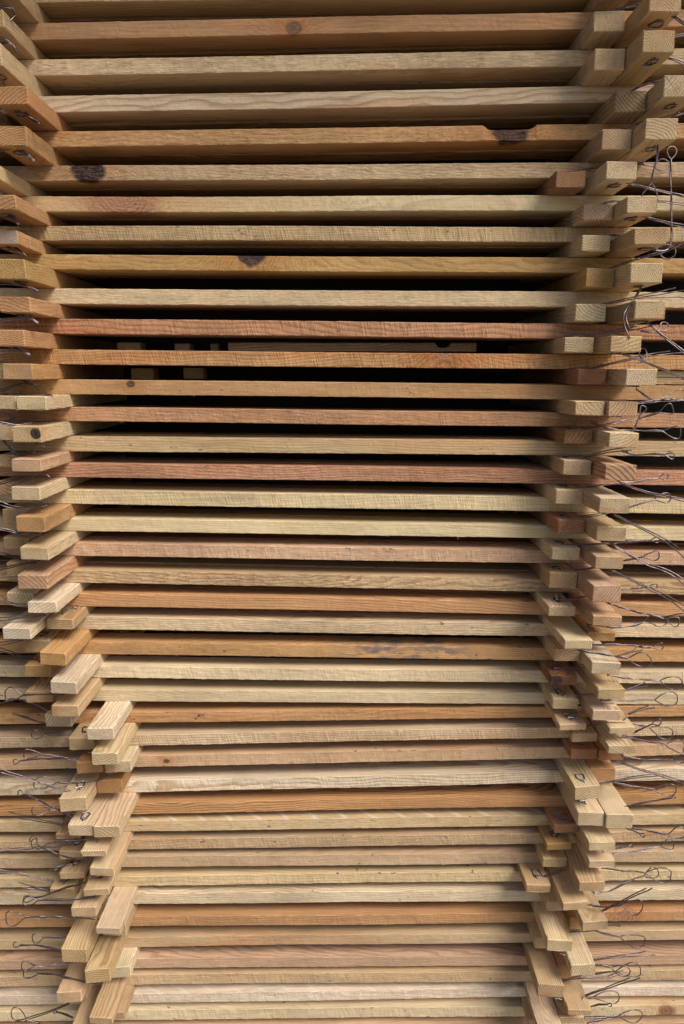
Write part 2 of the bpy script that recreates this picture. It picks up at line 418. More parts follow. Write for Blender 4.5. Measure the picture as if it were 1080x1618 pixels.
# ------------------------------------------------------------------ cross sticks poking out towards the viewer
# (slat it rests on, x, y of the inner lower corner of its end, tone[, protrusion in mm]) ; x only + protrusion where the end leaves the frame
C1, C2, C3, C4, C5, C6 = 0, 270, 540, 810, 1080, 1338
LEFT_A = [
 (1, 'c', 61, 95, 'tan'), (2, 5.7, 44, 'tan'), (3, 'c', 57, 90, 'yellow'), (4, 45, 166, 'orange'), (5, 42, 231, 'orange'), (6, 'c', 45, 88, 'yellow'),
 (7, 26, 332, 'orange'), (8, 27.7, 386.7, 'orange'), (9, 40, 446, 'ochre', 88), (10, 49, 500.7, 'orange', 90), (11, 38, 553, 'orange', 90),
 (12, 53, 603.5, 'orange', 82), (13, 73, 651, 'cream', 80), (14, 67, 703, 'cream', 88), (15, 66, 751, 'pink', 92), (16, 65, 795.4, 'cream', 86),
 (17, 71.3, 841.6, 'orange'), (18, 77.8, 885.7, 'cream'), (19, 75.2, 931.9, 'pink'), (20, 89, 969.5, 'pale'), (21, 115.4, 995.4, 'tan'),
 (22, 105, 1052.4, 'orange'), (23, 122, 1097, 'pale'), (24, 125, 1133.7, 'tan'), (25, 179, 1169.4, 'pale'), (26, 186.7, 1208.9, 'cream'),
 (27, 206, 1220.8, 'cream'), (28, 191.9, 1253, 'orange'), (29, 190.6, 1323.7, 'cream'), (30, 168.5, 1354, 'cream'), (31, 181.5, 1384.7, 'cream'),
 (32, 172.4, 1415.8, 'tan'), (33, 151.7, 1449, 'yellow'), (34, 190.6, 1476.7, 'cream'), (35, 199.6, 1478.8, 'tan'), (36, 173.7, 1552.7, 'tan'),
 (37, 206, 1545.4, 'pale'), (38, 179, 1619, 'tan'), (39, 197, 1611.5, 'tan'),
]
LEFT_B = [
 (4, 'c', 8, 70, 'brown'), (12, 7.8, 603, 'tan', 70), (13, 26, 651, 'cream', 72), (14, 22, 700, 'cream', 64), (15, 48, 742, 'tan', 50), (16, 46, 786, 'tan', 50), (17, 50, 829.5, 'tan'), (18, 48, 869, 'tan'),
 (19, 53, 912.4, 'tan'), (20, 53, 954.7, 'pale'), (21, 49.3, 1011, 'pale'), (22, 80, 1032, 'tan'), (23, 80.4, 1070.6, 'orange'), (24, 84, 1111, 'tan'),
 (25, 114, 1148.7, 'cream'), (26, 149, 1185, 'tan'), (27, 160.7, 1222, 'orange'), (28, 136, 1282, 'cream'), (29, 149.5, 1321, 'cream'),
 (30, 127, 1326, 'tan'), (31, 133, 1358.7, 'tan'), (32, 133, 1389, 'tan'), (33, 118, 1419, 'tan'), (35, 137.4, 1520.8, 'tan'), (37, 128.3, 1584.3, 'tan'),
 (38, 137, 1581, 'pink'), (39, 145, 1652, 'tan'),
]
RIGHT_A = [
 (2, 1024, 19.4, 'yellow'), (3, 1012, 84.3, 'tan'), (4, 1047.6, 154.3, 'cream'), (5, 1019, 221.7, 'yellow'), (6, 956.3, 284.3, 'cream'),
 (7, 988.7, 337, 'cream'), (8, 1002, 388.7, 'tan', 90), (9, 994, 452.8, 'cream', 88), (10, 1001.7, 508.5, 'yellow', 86), (11, 962.8, 558.7, 'yellow', 86),
 (12, 988, 614, 'cream', 88), (13, 958.7, 664.5, 'pink', 76), (14, 961, 711, 'cream', 90), (15, 955.6, 760.4, 'pink', 98), (16, 946, 811, 'cream'),
 (17, 942, 855.4, 'tan'), (18, 938.7, 899.4, 'tan'), (19, 934.8, 952, 'pink'), (20, 936.6, 989.7, 'tan'), (21, 927, 1013.5, 'orange'),
 (22, 934.8, 1066, 'pale'), (23, 944, 1105, 'tan'), (24, 934.8, 1139, 'cream'), (25, 961.3, 1160, 'yellow'), (26, 961.3, 1192, 'cream'),
 (27, 945, 1202, 'rust'), (28, 931, 1235.6, 'orange'), (29, 956.3, 1310, 'cream'), (30, 930, 1345, 'cream'), (31, 929.6, 1371.7, 'cream'),
 (32, 914, 1408.8, 'tan'), (33, 888, 1439, 'tan'), (34, 918.7, 1470.7, 'tan'), (35, 900, 1469, 'orange'), (36, 901, 1542, 'cream'),
 (37, 874, 1548, 'orange'), (38, 896, 1605, 'tan'), (39, 880, 1618, 'yellow'),
]
RIGHT_B = [
 (1, 'c', 933, 60, 'tan'), (2, 935.6, 50.5, 'tan'), (3, 938, 111.5, 'yellow'), (4, 970.3, 177, 'tan'), (5, 949.6, 237.2, 'tan'), (6, 877, 297, 'brown'), (7, 923, 347.8, 'cream'),
 (8, 918, 402, 'cream', 44), (9, 926, 456.7, 'ochre', 42), (10, 909, 510, 'pale', 46), (11, 890.7, 558, 'cream', 46), (12, 911.5, 608.7, 'rust', 45),
 (13, 907.6, 661.9, 'tan', 70), (14, 890.7, 703.9, 'brown', 46), (15, 890, 750.5, 'tan', 54), (16, 882.4, 796.7, 'cream'), (17, 879.6, 843.7, 'rust'),
 (18, 870.8, 885.2, 'cream'), (19, 872.6, 930, 'tan'), (20, 865.3, 973.9, 'cream'), (21, 890.2, 1026, 'cream'), (22, 879, 1045, 'yellow'),
 (23, 869.5, 1083, 'brown'), (24, 872.6, 1120.7, 'cream'), (25, 883.5, 1155, 'yellow'), (26, 903, 1173.3, 'tan'), (27, 904.5, 1200.6, 'rust'),
 (28, 905.5, 1264, 'cream'), (29, 916.7, 1306, 'cream'), (30, 874.7, 1317, 'rust'), (31, 863, 1344, 'ochre'), (32, 857.6, 1371, 'yellow'),
 (33, 830.6, 1411.4, 'tan'), (34, 862, 1440.4, 'yellow'), (35, 864, 1504.4, 'cream'), (36, 844, 1500, 'yellow'), (37, 849.8, 1576.5, 'tan'),
 (39, 849, 1632, 'cream'), (40, 835, 1625, 'tan'),
]
STICKS = []
for col, side, lst in (('a', -1, LEFT_A), ('b', -1, LEFT_B), ('a', 1, RIGHT_A), ('b', 1, RIGHT_B)):
    for e in lst:
        q = S(); q.k, q.side, q.col, q.tone = e[0], side, col, e[4] if e[1] == 'c' else e[3]
        if e[1] == 'c':
            yy = SLAT[q.k][0][0] if side < 0 else SLAT[q.k][1][0]
            q.x = at_depth(e[2], yy, D).x; q.P = e[3] / 1000
        else:
            d = ray(e[1], e[2])
            if len(e) > 4: q.P = e[4] / 1000
            else:
                x = d.x * (.88 / d.y)
                for _ in range(4):
                    t = (top(q.k, x) - EYE) / d.z; x = d.x * t
                q.P = D - d.y * t
            q.P = min(max(q.P, .02), .13)
            q.x = d.x * ((D - q.P) / d.y)
        q.w = LW * random.Random(q.k * 31 + side * 7 + ord(col)).uniform(.97, 1.02)
        q.lo, q.hi = (q.x - q.w, q.x) if side < 0 else (q.x, q.x + q.w)
        STICKS.append(q)
# neighbours in one layer must not overlap
for side in (-1, 1):
    for k in range(NS):
        a = [q for q in STICKS if q.side == side and q.k == k]
        a.sort(key=lambda q: q.lo)
        for p, q in zip(a, a[1:]):
            over = p.hi - q.lo + .0008
            if over > 0:
                mv = p if (p.P < q.P) else q
                sg = -1 if mv is p else 1
                mv.lo += sg * over; mv.hi += sg * over
EXTRA = {('L', 'a', 14): dict(knot_x=0, knot_z=.001, knot_r=.0080, knot_dark=1., knot_y=-.011, knot_yw=1.), ('L', 'a', 8): dict(grey_end=.55), ('L', 'a', 12): dict(grey_end=.15),
         ('R', 'b', 23): dict(knot_z=.0, knot_r=.009, knot_dark=.95, knot_y=.012, knot_yw=.8), ('R', 'a', 15): dict(contrast=1., rings=190., heart=0.), ('L', 'b', 21): dict(grey_end=.3)}
PLACE = {(-1, 'a'): ('inner left column', 'cross sticks of the inner left column'), (-1, 'b'): ('outer left column', 'cross sticks of the outer left column'),
         (1, 'a'): ('outer right column', 'cross sticks of the outer right column'), (1, 'b'): ('inner right column', 'cross sticks of the inner right column')}
BACK = .20
for i, q in enumerate(STICKS):
    rnd = random.Random(5000 + i)
    xm = (q.lo + q.hi) / 2
    zt = top(q.k, xm)
    g_ = (bot(q.k - 1, xm) - zt) if q.k > 0 else LT
    q.t = min(max(g_ - .0006, .010), .0235)
    q.L = q.P + LW * 2 + BACK + rnd.uniform(-.02, .02)
    me = lath_mesh(q.L, q.w, q.t, .006, rnd, skew=rnd.uniform(-.09, .09), hairs=rnd.choice((6, 12, 22)), bow=.0002, rag=.0005, bevel=rnd.uniform(.0010, .0018), ends=True)
    o = link('cross_stick', me, WOOD)
    X = Vector((0, 1, 0))
    X.x = rnd.uniform(-.004, .004); X.normalize()
    Z = Vector((-slats[q.k].slope, 0, 1)).normalized()
    Yv = Z.cross(X).normalized(); Z = X.cross(Yv)
    M = Matrix((X, Yv, Z)).transposed().to_4x4()
    q.yf = D - q.P
    M.translation = Vector((xm, q.yf + q.L / 2, zt + .0003 + q.t / 2))
    o.matrix_world = M
    q.o, q.M = o, M
    kw = dict(EXTRA.get(('L' if q.side < 0 else 'R', q.col, q.k), {}))
    if 'knot_r' in kw: kw['knot_x'] = -q.L / 2
    kw['specks'] = 0.
    dress(o, q.tone, rnd, **kw)
    pl, gr = PLACE[(q.side, q.col)]
    tag(o, f"{WORD[q.tone]} stick end, {pl}, on the {nth(q.k + 1)} front slat from top", 'stick', gr)

# ------------------------------------------------------------------ wires
def tube(bm, pts, r, n=6, cap=True):
    pts = [Vector(p) for p in pts]
    out = [pts[0]]
    for p in pts[1:]:
        if (p - out[-1]).length > 2e-5: out.append(p)
    pts = out
    if len(pts) < 2: return
    up = Vector((.31, .2, .93)); rings = []
    for i, p in enumerate(pts):
        d = (pts[min(i + 1, len(pts) - 1)] - pts[max(i - 1, 0)])
        if d.length < 1e-9: d = Vector((1, 0, 0))
        d.normalize()
        a = up - d * up.dot(d)
        if a.length < 1e-4: a = d.orthogonal()
        a.normalize(); b = d.cross(a); up = a
        rings.append([bm.verts.new(p + (a * math.cos(t) + b * math.sin(t)) * r) for t in (2 * math.pi * j / n for j in range(n))])
    for A, B in zip(rings, rings[1:]):
        for j in range(n):
            bm.faces.new((A[j], A[(j + 1) % n], B[(j + 1) % n], B[j]))
    if cap:
        bm.faces.new(rings[0][::-1]); bm.faces.new(rings[-1])

def spline(pts, m=10):
    """Catmull-Rom through 2-D points"""
    P = [Vector((p[0], p[1])) for p in pts]
    P = [P[0] * 2 - P[1]] + P + [P[-1] * 2 - P[-2]]
    out = []
    for i in range(1, len(P) - 2):
        for j in range(m):
            t = j / m
            out.append(.5 * ((2 * P[i]) + (P[i + 1] - P[i - 1]) * t + (2 * P[i - 1] - 5 * P[i] + 4 * P[i + 1] - P[i + 2]) * t * t
                             + (3 * P[i] - 3 * P[i + 1] + P[i + 2] - P[i - 1]) * t ** 3))
    out.append(P[-2]); return out
def resample(pts, step):
    out = [pts[0]]; acc = 0.
    for a, b in zip(pts, pts[1:]):
        d = (b - a).length
        while acc + d >= step and d > 0:
            a = a + (b - a) * ((step - acc) / d); out.append(a.copy()); d = (b - a).length; acc = 0.
        acc += d
    out.append(pts[-1]); return out

ZS = 3.857
X0 = {-1: 0, 1: 800}
WIRES = [  # side, crop row, centre line (in 3.857x crop pixels), kind, loop width
 (1, C1, [(610, 80), (690, 50), (850, 18), (1000, -20)], 'P', 0), (1, C1, [(940, 105), (1000, 92), (1080, 140), (1180, 190)], 'P', 0),
 (1, C1, [(900, 340), (1000, 355), (1080, 385), (1200, 430)], 'P', 0), (1, C1, [(655, 318), (700, 298), (780, 282), (1080, 210), (1150, 195)], 'P', 0),
 (1, C1, [(745, 566), (840, 515), (1080, 470), (1180, 455)], 'P', 0), (1, C1, [(1010, 615), (1080, 608), (1200, 640)], 'P', 0),
 (1, C1, [(660, 805), (800, 752), (1000, 710), (1120, 665)], 'P', 0), (1, C1, [(922, 878), (918, 960), (890, 1080), (870, 1270)], 'L', 110),
 (1, C1, [(395, 1045), (580, 1015), (800, 1000), (920, 1010), (1000, 1000)], 'L', 60),
 (1, C2, [(690, 60), (860, 105), (1080, 152), (1200, 175)], 'P', 0), (1, C2, [(565, 210), (620, 190), (720, 185), (940, 185), (1080, 202), (1150, 215)], 'P', 0),
 (1, C2, [(800, 268), (900, 295), (1080, 338), (1200, 360)], 'P', 0), (1, C2, [(545, 410), (600, 396), (710, 400), (900, 470), (1030, 500)], 'L', 70),
 (1, C2, [(860, 468), (960, 486), (1002, 430), (1005, 200), (1000, 0), (1010, -150)], 'L', 75),
 (1, C2, [(580, 615), (760, 548), (960, 490), (1080, 432), (1180, 400)], 'P', 0), (1, C2, [(820, 710), (760, 810), (722, 880), (730, 940), (766, 1010)], 'P', 0),
 (1, C2, [(510, 830), (720, 785), (1080, 715), (1150, 700)], 'P', 0), (1, C2, [(800, 776), (1020, 768), (1100, 782)], 'S', 0),
 (1, C2, [(850, 915), (940, 995), (1050, 1080), (1160, 1180)], 'P', 0), (1, C2, [(820, 975), (900, 985), (985, 935)], 'L', 60),
 (1, C2, [(350, 1005), (490, 995), (770, 960), (900, 930)], 'P', 0),
 (1, C3, [(715, 75), (900, 145), (1080, 222), (1150, 250)], 'P', 0), (1, C3, [(800, 130), (840, 110), (830, 40)], 'L', 50),
 (1, C3, [(470, 172), (650, 130), (850, 85), (1040, 60), (1130, 50)], 'P', 0), (1, C3, [(790, 290), (900, 355), (1000, 330), (1090, 310)], 'L', 70),
 (1, C3, [(620, 365), (700, 382), (880, 365), (1080, 350), (1150, 340)], 'P', 0), (1, C3, [(768, 556), (800, 480), (838, 392)], 'L', 40),
 (1, C3, [(806, 468), (900, 440), (1015, 405)], 'L', 62), (1, C3, [(385, 540), (560, 515), (690, 488), (800, 470)], 'P', 0),
 (1, C3, [(515, 485), (640, 534), (880, 542), (1062, 552)], 'L', 76), (1, C3, [(700, 665), (780, 686), (930, 684), (1022, 700)], 'L', 50),
 (1, C3, [(380, 720), (500, 695), (640, 665), (760, 650)], 'P', 0), (1, C3, [(715, 870), (850, 915), (1080, 965), (1180, 990)], 'P', 0),
 (1, C3, [(370, 895), (530, 880), (700, 860), (860, 842), (988, 815)], 'L', 46), (1, C3, [(745, 1010), (900, 960), (1000, 945)], 'L', 56),
 (1, C3, [(370, 1080), (560, 1052), (700, 1020)], 'P', 0), 
 (1, C4, [(650, 10), (890, 128), (1000, 190), (1100, 275)], 'P', 0), (1, C4, [(980, 178), (1040, 192), (1100, 190)], 'S', 0),
 (1, C4, [(345, 200), (640, 187), (800, 175), (932, 160)], 'L', 34), (1, C4, [(630, 180), (730, 245), (860, 315), (1000, 365), (1100, 440)], 'P', 0),
 (1, C4, [(320, 358), (530, 335), (720, 292), (930, 250)], 'L', 56), (1, C4, [(640, 352), (770, 415), (880, 468), (1000, 525), (1100, 600)], 'P', 0),
 (1, C4, [(300, 500), (340, 535), (490, 510), (700, 470), (918, 446)], 'L', 36), (1, C4, [(620, 552), (760, 595), (880, 625), (1052, 668)], 'L', 66),
 (1, C4, [(640, 702), (770, 690), (900, 645), (978, 665)], 'L', 60), (1, C4, [(960, 640), (1020, 628), (1100, 622)], 'P', 0), (1, C4, [(490, 680), (560, 690), (640, 700)], 'S', 0),
 (1, C4, [(440, 838), (560, 860), (680, 878), (886, 915)], 'L', 72), (1, C4, [(515, 805), (740, 806), (860, 822), (952, 806)], 'L', 42),
 (1, C4, [(680, 870), (760, 850), (830, 822)], 'L', 28), (1, C4, [(280, 955), (380, 950), (490, 930), (560, 920)], 'P', 0),
 (1, C4, [(615, 990), (760, 1012), (900, 1022), (1072, 1034)], 'L', 66),
 (1, C5, [(720, 40), (780, 25), (858, 0)], 'P', 0), (1, C5, [(570, 102), (740, 104), (880, 100), (1042, 92)], 'L', 84),
 (1, C5, [(325, 58), (400, 75), (540, 70), (640, 60)], 'P', 0), (1, C5, [(742, 186), (820, 158), (905, 134)], 'P', 0), (1, C5, [(345, 185), (400, 190), (470, 170), (560, 150)], 'P', 0),
 (1, C5, [(610, 235), (740, 245), (860, 265), (1012, 308)], 'L', 76), (1, C5, [(770, 302), (860, 260), (940, 225)], 'L', 46),
 (1, C5, [(705, 318), (820, 345), (960, 370), (1082, 400)], 'L', 70), (1, C5, [(490, 268), (570, 245), (640, 235)], 'P', 0), (1, C5, [(705, 440), (820, 462), (950, 465), (1090, 450)], 'L', 60),
 (1, C5, [(480, 385), (570, 372), (640, 355)], 'P', 0), (1, C5, [(670, 472), (800, 520), (940, 560), (1100, 610)], 'P', 0),
 (1, C5, [(470, 625), (640, 600), (800, 568), (922, 558)], 'P', 0), (1, C5, [(640, 605), (800, 630), (900, 645), (1034, 645)], 'L', 68),
 (1, C5, [(525, 787), (640, 768), (740, 746), (1032, 690)], 'L', 14), (1, C5, [(280, 760), (340, 825), (420, 830), (480, 820)], 'P', 0),
 (1, C5, [(735, 885), (790, 905), (842, 930)], 'L', 22), (1, C5, [(760, 882), (900, 905), (1000, 922), (1090, 905)], 'L', 60), (1, C5, [(260, 900), (300, 916), (440, 915)], 'P', 0),
 (1, C5, [(585, 1025), (640, 1043), (900, 1000), (1020, 980)], 'L', 52), (1, C5, [(670, 1005), (770, 990)], 'L', 16),
 (1, C6, [(255, 30), (340, 40), (455, 45), (560, 50)], 'P', 0), (1, C6, [(200, 195), (280, 165), (380, 125), (450, 100)], 'P', 0),
 (1, C6, [(580, 130), (720, 146), (840, 158), (1002, 178)], 'L', 80), (1, C6, [(530, 280), (620, 272), (760, 205), (926, 152)], 'L', 60),
 (1, C6, [(505, 352), (600, 368), (690, 360), (832, 352)], 'L', 80), (1, C6, [(585, 390), (740, 315), (885, 244)], 'P', 0), (1, C6, [(612, 482), (692, 478)], 'L', 16),
 (1, C6, [(540, 515), (660, 545), (760, 560), (842, 578)], 'L', 66), (1, C6, [(380, 520), (460, 512), (560, 500)], 'P', 0), (1, C6, [(525, 690), (700, 668), (905, 645)], 'P', 0),
 (1, C6, [(320, 650), (480, 700), (620, 732), (752, 768)], 'L', 70), (1, C6, [(540, 775), (660, 760), (818, 762)], 'L', 76), (1, C6, [(470, 798), (600, 800), (690, 770), (740, 765)], 'P', 0),
 (1, C6, [(330, 822), (420, 800), (480, 790)], 'P', 0), (1, C6, [(480, 908), (640, 850), (812, 788)], 'P', 0), (1, C6, [(290, 930), (430, 930), (560, 915), (688, 920)], 'L', 82),
 (1, C6, [(510, 975), (570, 962), (640, 962)], 'L', 14), (1, C6, [(470, 1040), (600, 1042), (690, 1035), (828, 1020)], 'L', 64), (1, C6, [(490, 1078), (600, 1050), (720, 1020)], 'P', 0),
 # left side
 (-1, C1, [(92, 92), (70, 52), (30, 40), (-60, 20)], 'P', 0), (-1, C1, [(100, 322), (70, 270), (20, 240), (-60, 220)], 'P', 0), (-1, C1, [(28, 520), (0, 480), (-50, 450)], 'P', 0),
 (-1, C1, [(240, 748), (205, 735), (125, 665), (70, 642), (0, 660), (-80, 690)], 'P', 0), (-1, C1, [(212, 985), (150, 930), (95, 900), (0, 914), (-80, 930)], 'P', 0),
 (-1, C2, [(32, 140), (0, 122), (-60, 100)], 'P', 0), (-1, C2, [(112, 330), (70, 280), (20, 258), (-60, 250)], 'P', 0), (-1, C2, [(160, 524), (90, 470), (0, 458), (-80, 450)], 'P', 0),
 (-1, C2, [(235, 740), (160, 700), (80, 688), (0, 684), (-80, 680)], 'P', 0), (-1, C2, [(236, 932), (190, 905), (120, 896), (0, 915), (-80, 930)], 'P', 0),
 (-1, C3, [(185, 80), (130, 62), (70, 52), (0, 66), (-80, 80)], 'P', 0), (-1, C3, [(250, 272), (180, 255), (120, 256), (0, 300), (-80, 320)], 'P', 0), (-1, C3, [(180, 146), (90, 140), (0, 130), (-80, 120)], 'P', 0),
 (-1, C3, [(320, 326), (180, 334), (0, 316), (-80, 300)], 'P', 0), (-1, C3, [(90, 466), (40, 440), (-60, 430)], 'P', 0), (-1, C3, [(196, 496), (100, 510), (0, 494), (-80, 480)], 'P', 0),
 (-1, C3, [(42, 632), (10, 590), (-50, 560)], 'P', 0), (-1, C3, [(292, 650), (265, 634), (220, 640)], 'S', 0), (-1, C3, [(210, 672), (110, 690), (64, 650), (20, 620)], 'P', 0),
 (-1, C3, [(205, 826), (100, 842), (0, 862), (-80, 880)], 'P', 0), (-1, C3, [(306, 828), (270, 806), (220, 820)], 'S', 0), (-1, C3, [(286, 995), (190, 1012), (90, 1010), (0, 985), (-60, 975)], 'P', 0),
 (-1, C4, [(250, 132), (120, 125), (0, 98), (-60, 90)], 'P', 0), (-1, C4, [(230, 300), (140, 312), (60, 330), (0, 340), (-60, 345)], 'P', 0), (-1, C4, [(150, 292), (70, 265), (0, 250), (-60, 240)], 'P', 0),
 (-1, C4, [(180, 575), (90, 560), (0, 535), (-60, 525)], 'P', 0), (-1, C4, [(280, 625), (140, 635), (0, 650), (-60, 655)], 'P', 0), (-1, C4, [(290, 765), (150, 775), (0, 800), (-60, 815)], 'P', 0),
 (-1, C4, [(255, 910), (150, 890), (70, 855), (0, 835), (-60, 820)], 'P', 0), (-1, C4, [(380, 600), (430, 585), (470, 575)], 'L', 22),
 (-1, C5, [(385, 68), (250, 66), (130, 72), (30, 78)], 'L', 70), (-1, C5, [(320, 182), (210, 125), (100, 95), (-30, 95)], 'L', 40), (-1, C5, [(300, 256), (180, 215), (75, 180)], 'L', 14),
 (-1, C5, [(525, 325), (400, 312), (280, 316), (188, 312)], 'L', 72), (-1, C5, [(550, 470), (400, 458), (200, 462), (78, 482)], 'L', 24), (-1, C5, [(540, 485), (380, 450), (240, 430), (142, 425)], 'L', 70),
 (-1, C5, [(460, 668), (330, 632), (200, 590), (20, 538), (-40, 520)], 'P', 0), (-1, C5, [(700, 546), (560, 600), (400, 605), (260, 602), (204, 628)], 'L', 66),
 (-1, C5, [(480, 842), (350, 770), (230, 710), (108, 658)], 'L', 40), (-1, C5, [(440, 790), (330, 768), (190, 778)], 'L', 64), (-1, C5, [(415, 870), (240, 835), (48, 798)], 'P', 0),
 (-1, C5, [(585, 945), (400, 962), (188, 978)], 'L', 56), (-1, C5, [(490, 986), (240, 1000), (0, 1018), (-60, 1022)], 'P', 0),
 (-1, C6, [(570, 68), (430, 68), (330, 35), (230, -10), (190, -60)], 'L', 50), (-1, C6, [(440, 96), (370, 120), (300, 150)], 'P', 0), (-1, C6, [(370, 236), (280, 205), (160, 172), (0, 152), (-60, 145)], 'P', 0),
 (-1, C6, [(620, 185), (500, 225), (400, 250), (260, 300), (140, 325)], 'L', 50), (-1, C6, [(330, 275), (220, 255), (105, 230)], 'P', 0),
 (-1, C6, [(580, 305), (430, 325), (280, 325), (136, 340)], 'L', 56), (-1, C6, [(590, 440), (400, 430), (220, 428), (34, 432)], 'L', 84), (-1, C6, [(660, 538), (500, 550), (330, 552), (194, 556)], 'L', 76),
 (-1, C6, [(375, 630), (250, 605), (78, 598)], 'L', 30), (-1, C6, [(440, 708), (300, 725), (128, 728)], 'L', 66), (-1, C6, [(590, 838), (440, 806), (300, 775), (140, 775)], 'L', 56),
 (-1, C6, [(420, 955), (300, 1005), (180, 1045), (90, 1075)], 'P', 0), (-1, C6, [(230, 1075), (150, 1045), (72, 990)], 'L', 80), (-1, C6, [(450, 1046), (390, 1020), (325, 1005)], 'L', 16),
]
anchors = []
for q in STICKS: q.under = q.col == 'a' or q.k >= 34 or (q.side > 0 and q.k == 21)
for q in STICKS:
    under = q.under
    zz = q.M.translation.z + (-q.t / 2 if under else q.t / 2)
    xe = q.hi - .012 if q.side > 0 else q.lo + .012
    for xx in ((q.lo + q.hi) / 2, xe):
        anchors.append((q, project((xx, q.yf + .018, zz))))
ringed = {}
for wi, (side, y0, pts, kind, lw) in enumerate(WIRES):
    rnd = random.Random(7000 + wi)
    px = [(X0[side] + a / ZS, y0 + b / ZS) for a, b in pts]
    q = min((a for a in anchors if a[0].side == side), key=lambda a: (a[1][0] - px[0][0]) ** 2 + (a[1][1] - px[0][1]) ** 2)[0]
    under = q.under
    line = resample(spline(px), 2.0)
    n = len(line); total = 2.0 * (n - 1)
    y_start = min(q.yf + .018, D - .006)
    y_end = min(y_start + rnd.uniform(-.030, .022), D - .006)
    lwp = lw / ZS
    lwp *= rnd.uniform(.72, 1.22); lex = rnd.uniform(.5, .85); lsk = rnd.uniform(-.35, .35)
    Ls = min(lwp * rnd.uniform(1.25, 2.1), total * .8) if kind == 'L' else 1.
    base = .95 if kind != 'S' else 0.
    A, B = [], []
    ph0 = rnd.uniform(0, 6); per = rnd.uniform(26, 60)
    spread = rnd.uniform(.6, 3.2) if kind == 'P' else 0.
    for i, c in enumerate(line):
        d = line[min(i + 1, n - 1)] - line[max(i - 1, 0)]
        d = d.normalized() if d.length > 1e-6 else Vector((1, 0))
        nv = Vector((-d.y, d.x))
        s = total - i * 2.0
        u = i / max(1, n - 1)
        tw = 1.0 if kind == 'P' else .6 + .4 * math.cos(ph0 + s / per * 2 * math.pi)
        half = base * tw + spread * u * u
        asym = 0.
        if kind == 'L' and s < Ls:
            v = max(0., s / Ls)
            half = (lwp / 2) * math.sin(math.pi * v ** lex) ** .9 + base * min(1, v * 1.0)
            half = max(half, .0)
        Y = y_start + (y_end - y_start) * u
        wig = .9 * noise.noise((s * .045, wi, 2.)) + .35 * noise.noise((s * .16, wi, 7.))
        if kind == 'L' and s < Ls: wig += lsk * half * math.sin(math.pi * min(1, s / Ls))
        A.append(at_depth(*(c + nv * (half + wig)), Y + .0006 * math.sin(ph0 + s / per * 6.28)))
        B.append(at_depth(*(c - nv * (half - wig)), Y - .0006 * math.sin(ph0 + s / per * 6.28)))
    bm = bmesh.new()
    R = .00080
    if kind == 'L': tube(bm, A + B[::-1][1:], R)
    elif kind == 'P':
        tube(bm, A, R); tube(bm, B[:max(3, int(n * rnd.uniform(.8, 1.)))], R)
    else: tube(bm, A, R)
    Mi = q.M.inverted()
    # the twisted eye on the stick that the staples hold, once per stick
    first = q not in ringed
    if first:
        ringed[q] = 1
        zz = (-q.t / 2 - .0009) if under else (q.t / 2 + .0009)
        cx = -q.L / 2 + rnd.uniform(.020, .032)
        sy = rnd.uniform(-.004, .004)
        n_e = rnd.choice((3, 4, 4, 5)); a0 = rnd.uniform(0, 6)
        eye = []
        for j in range(n_e):
            a = a0 + 6.283 * j / n_e + rnd.uniform(-.35, .35); rr = rnd.uniform(.75, 1.3)
            eye.append((cx + math.cos(a) * .0090 * rr, sy + math.sin(a) * .0070 * rr))
        loop = spline(eye + eye[:1], 3)
        e3 = [Vector((p.x, p.y, zz + (.0005 if not under else -.0005) * math.sin(p.x * 900))) for p in loop]
        tube(bm, [q.M @ p for p in e3], R)
        tube(bm, [q.M @ e3[0], q.M @ Vector((cx - .013, sy * .4, zz)), A[0]], R)
    for v in bm.verts: v.co = Mi @ v.co
    me = bpy.data.meshes.new('wire'); bm.to_mesh(me); bm.free()
    for p in me.polygons: p.use_smooth = True
    h = link('wire_hanger', me, WIRE, q.o)
    if first:
        for e, (ox, oy) in enumerate(((-.0065, 0.), (.0065, .002))):
            bm = bmesh.new()
            a = rnd.uniform(-.5, .5); l = .0048
            c = Vector((cx + ox, sy + oy, zz + (-.0007 if under else .0007)))
            dv = Vector((math.sin(a), math.cos(a), 0)) * l
            dn = Vector((0, 0, .0022 if under else -.0022))
            tube(bm, [c - dv + dn, c - dv, c + dv, c + dv + dn], .00062)
            me = bpy.data.meshes.new('staple'); bm.to_mesh(me); bm.free()
            link('staple', me, STEEL, q.o)

# ------------------------------------------------------------------ things glimpsed through the gap at eye level
def far_lath(name, cx, cy, Y, L, w, t, tone, label, seedn, dents=(), rot=0.):
    rnd = random.Random(seedn)
    p = at_depth(cx, cy, Y)
    me = lath_mesh(L, w, t, .003, rnd, dents=dents)
    o = link(name, me, WOOD); o.location = (p.x, Y + w / 2, p.z); o.rotation_euler = (0, 0, rot)
    dress(o, tone, rnd); tag(o, label, 'slat' if name == 'slat' else 'stick', None)
    return o

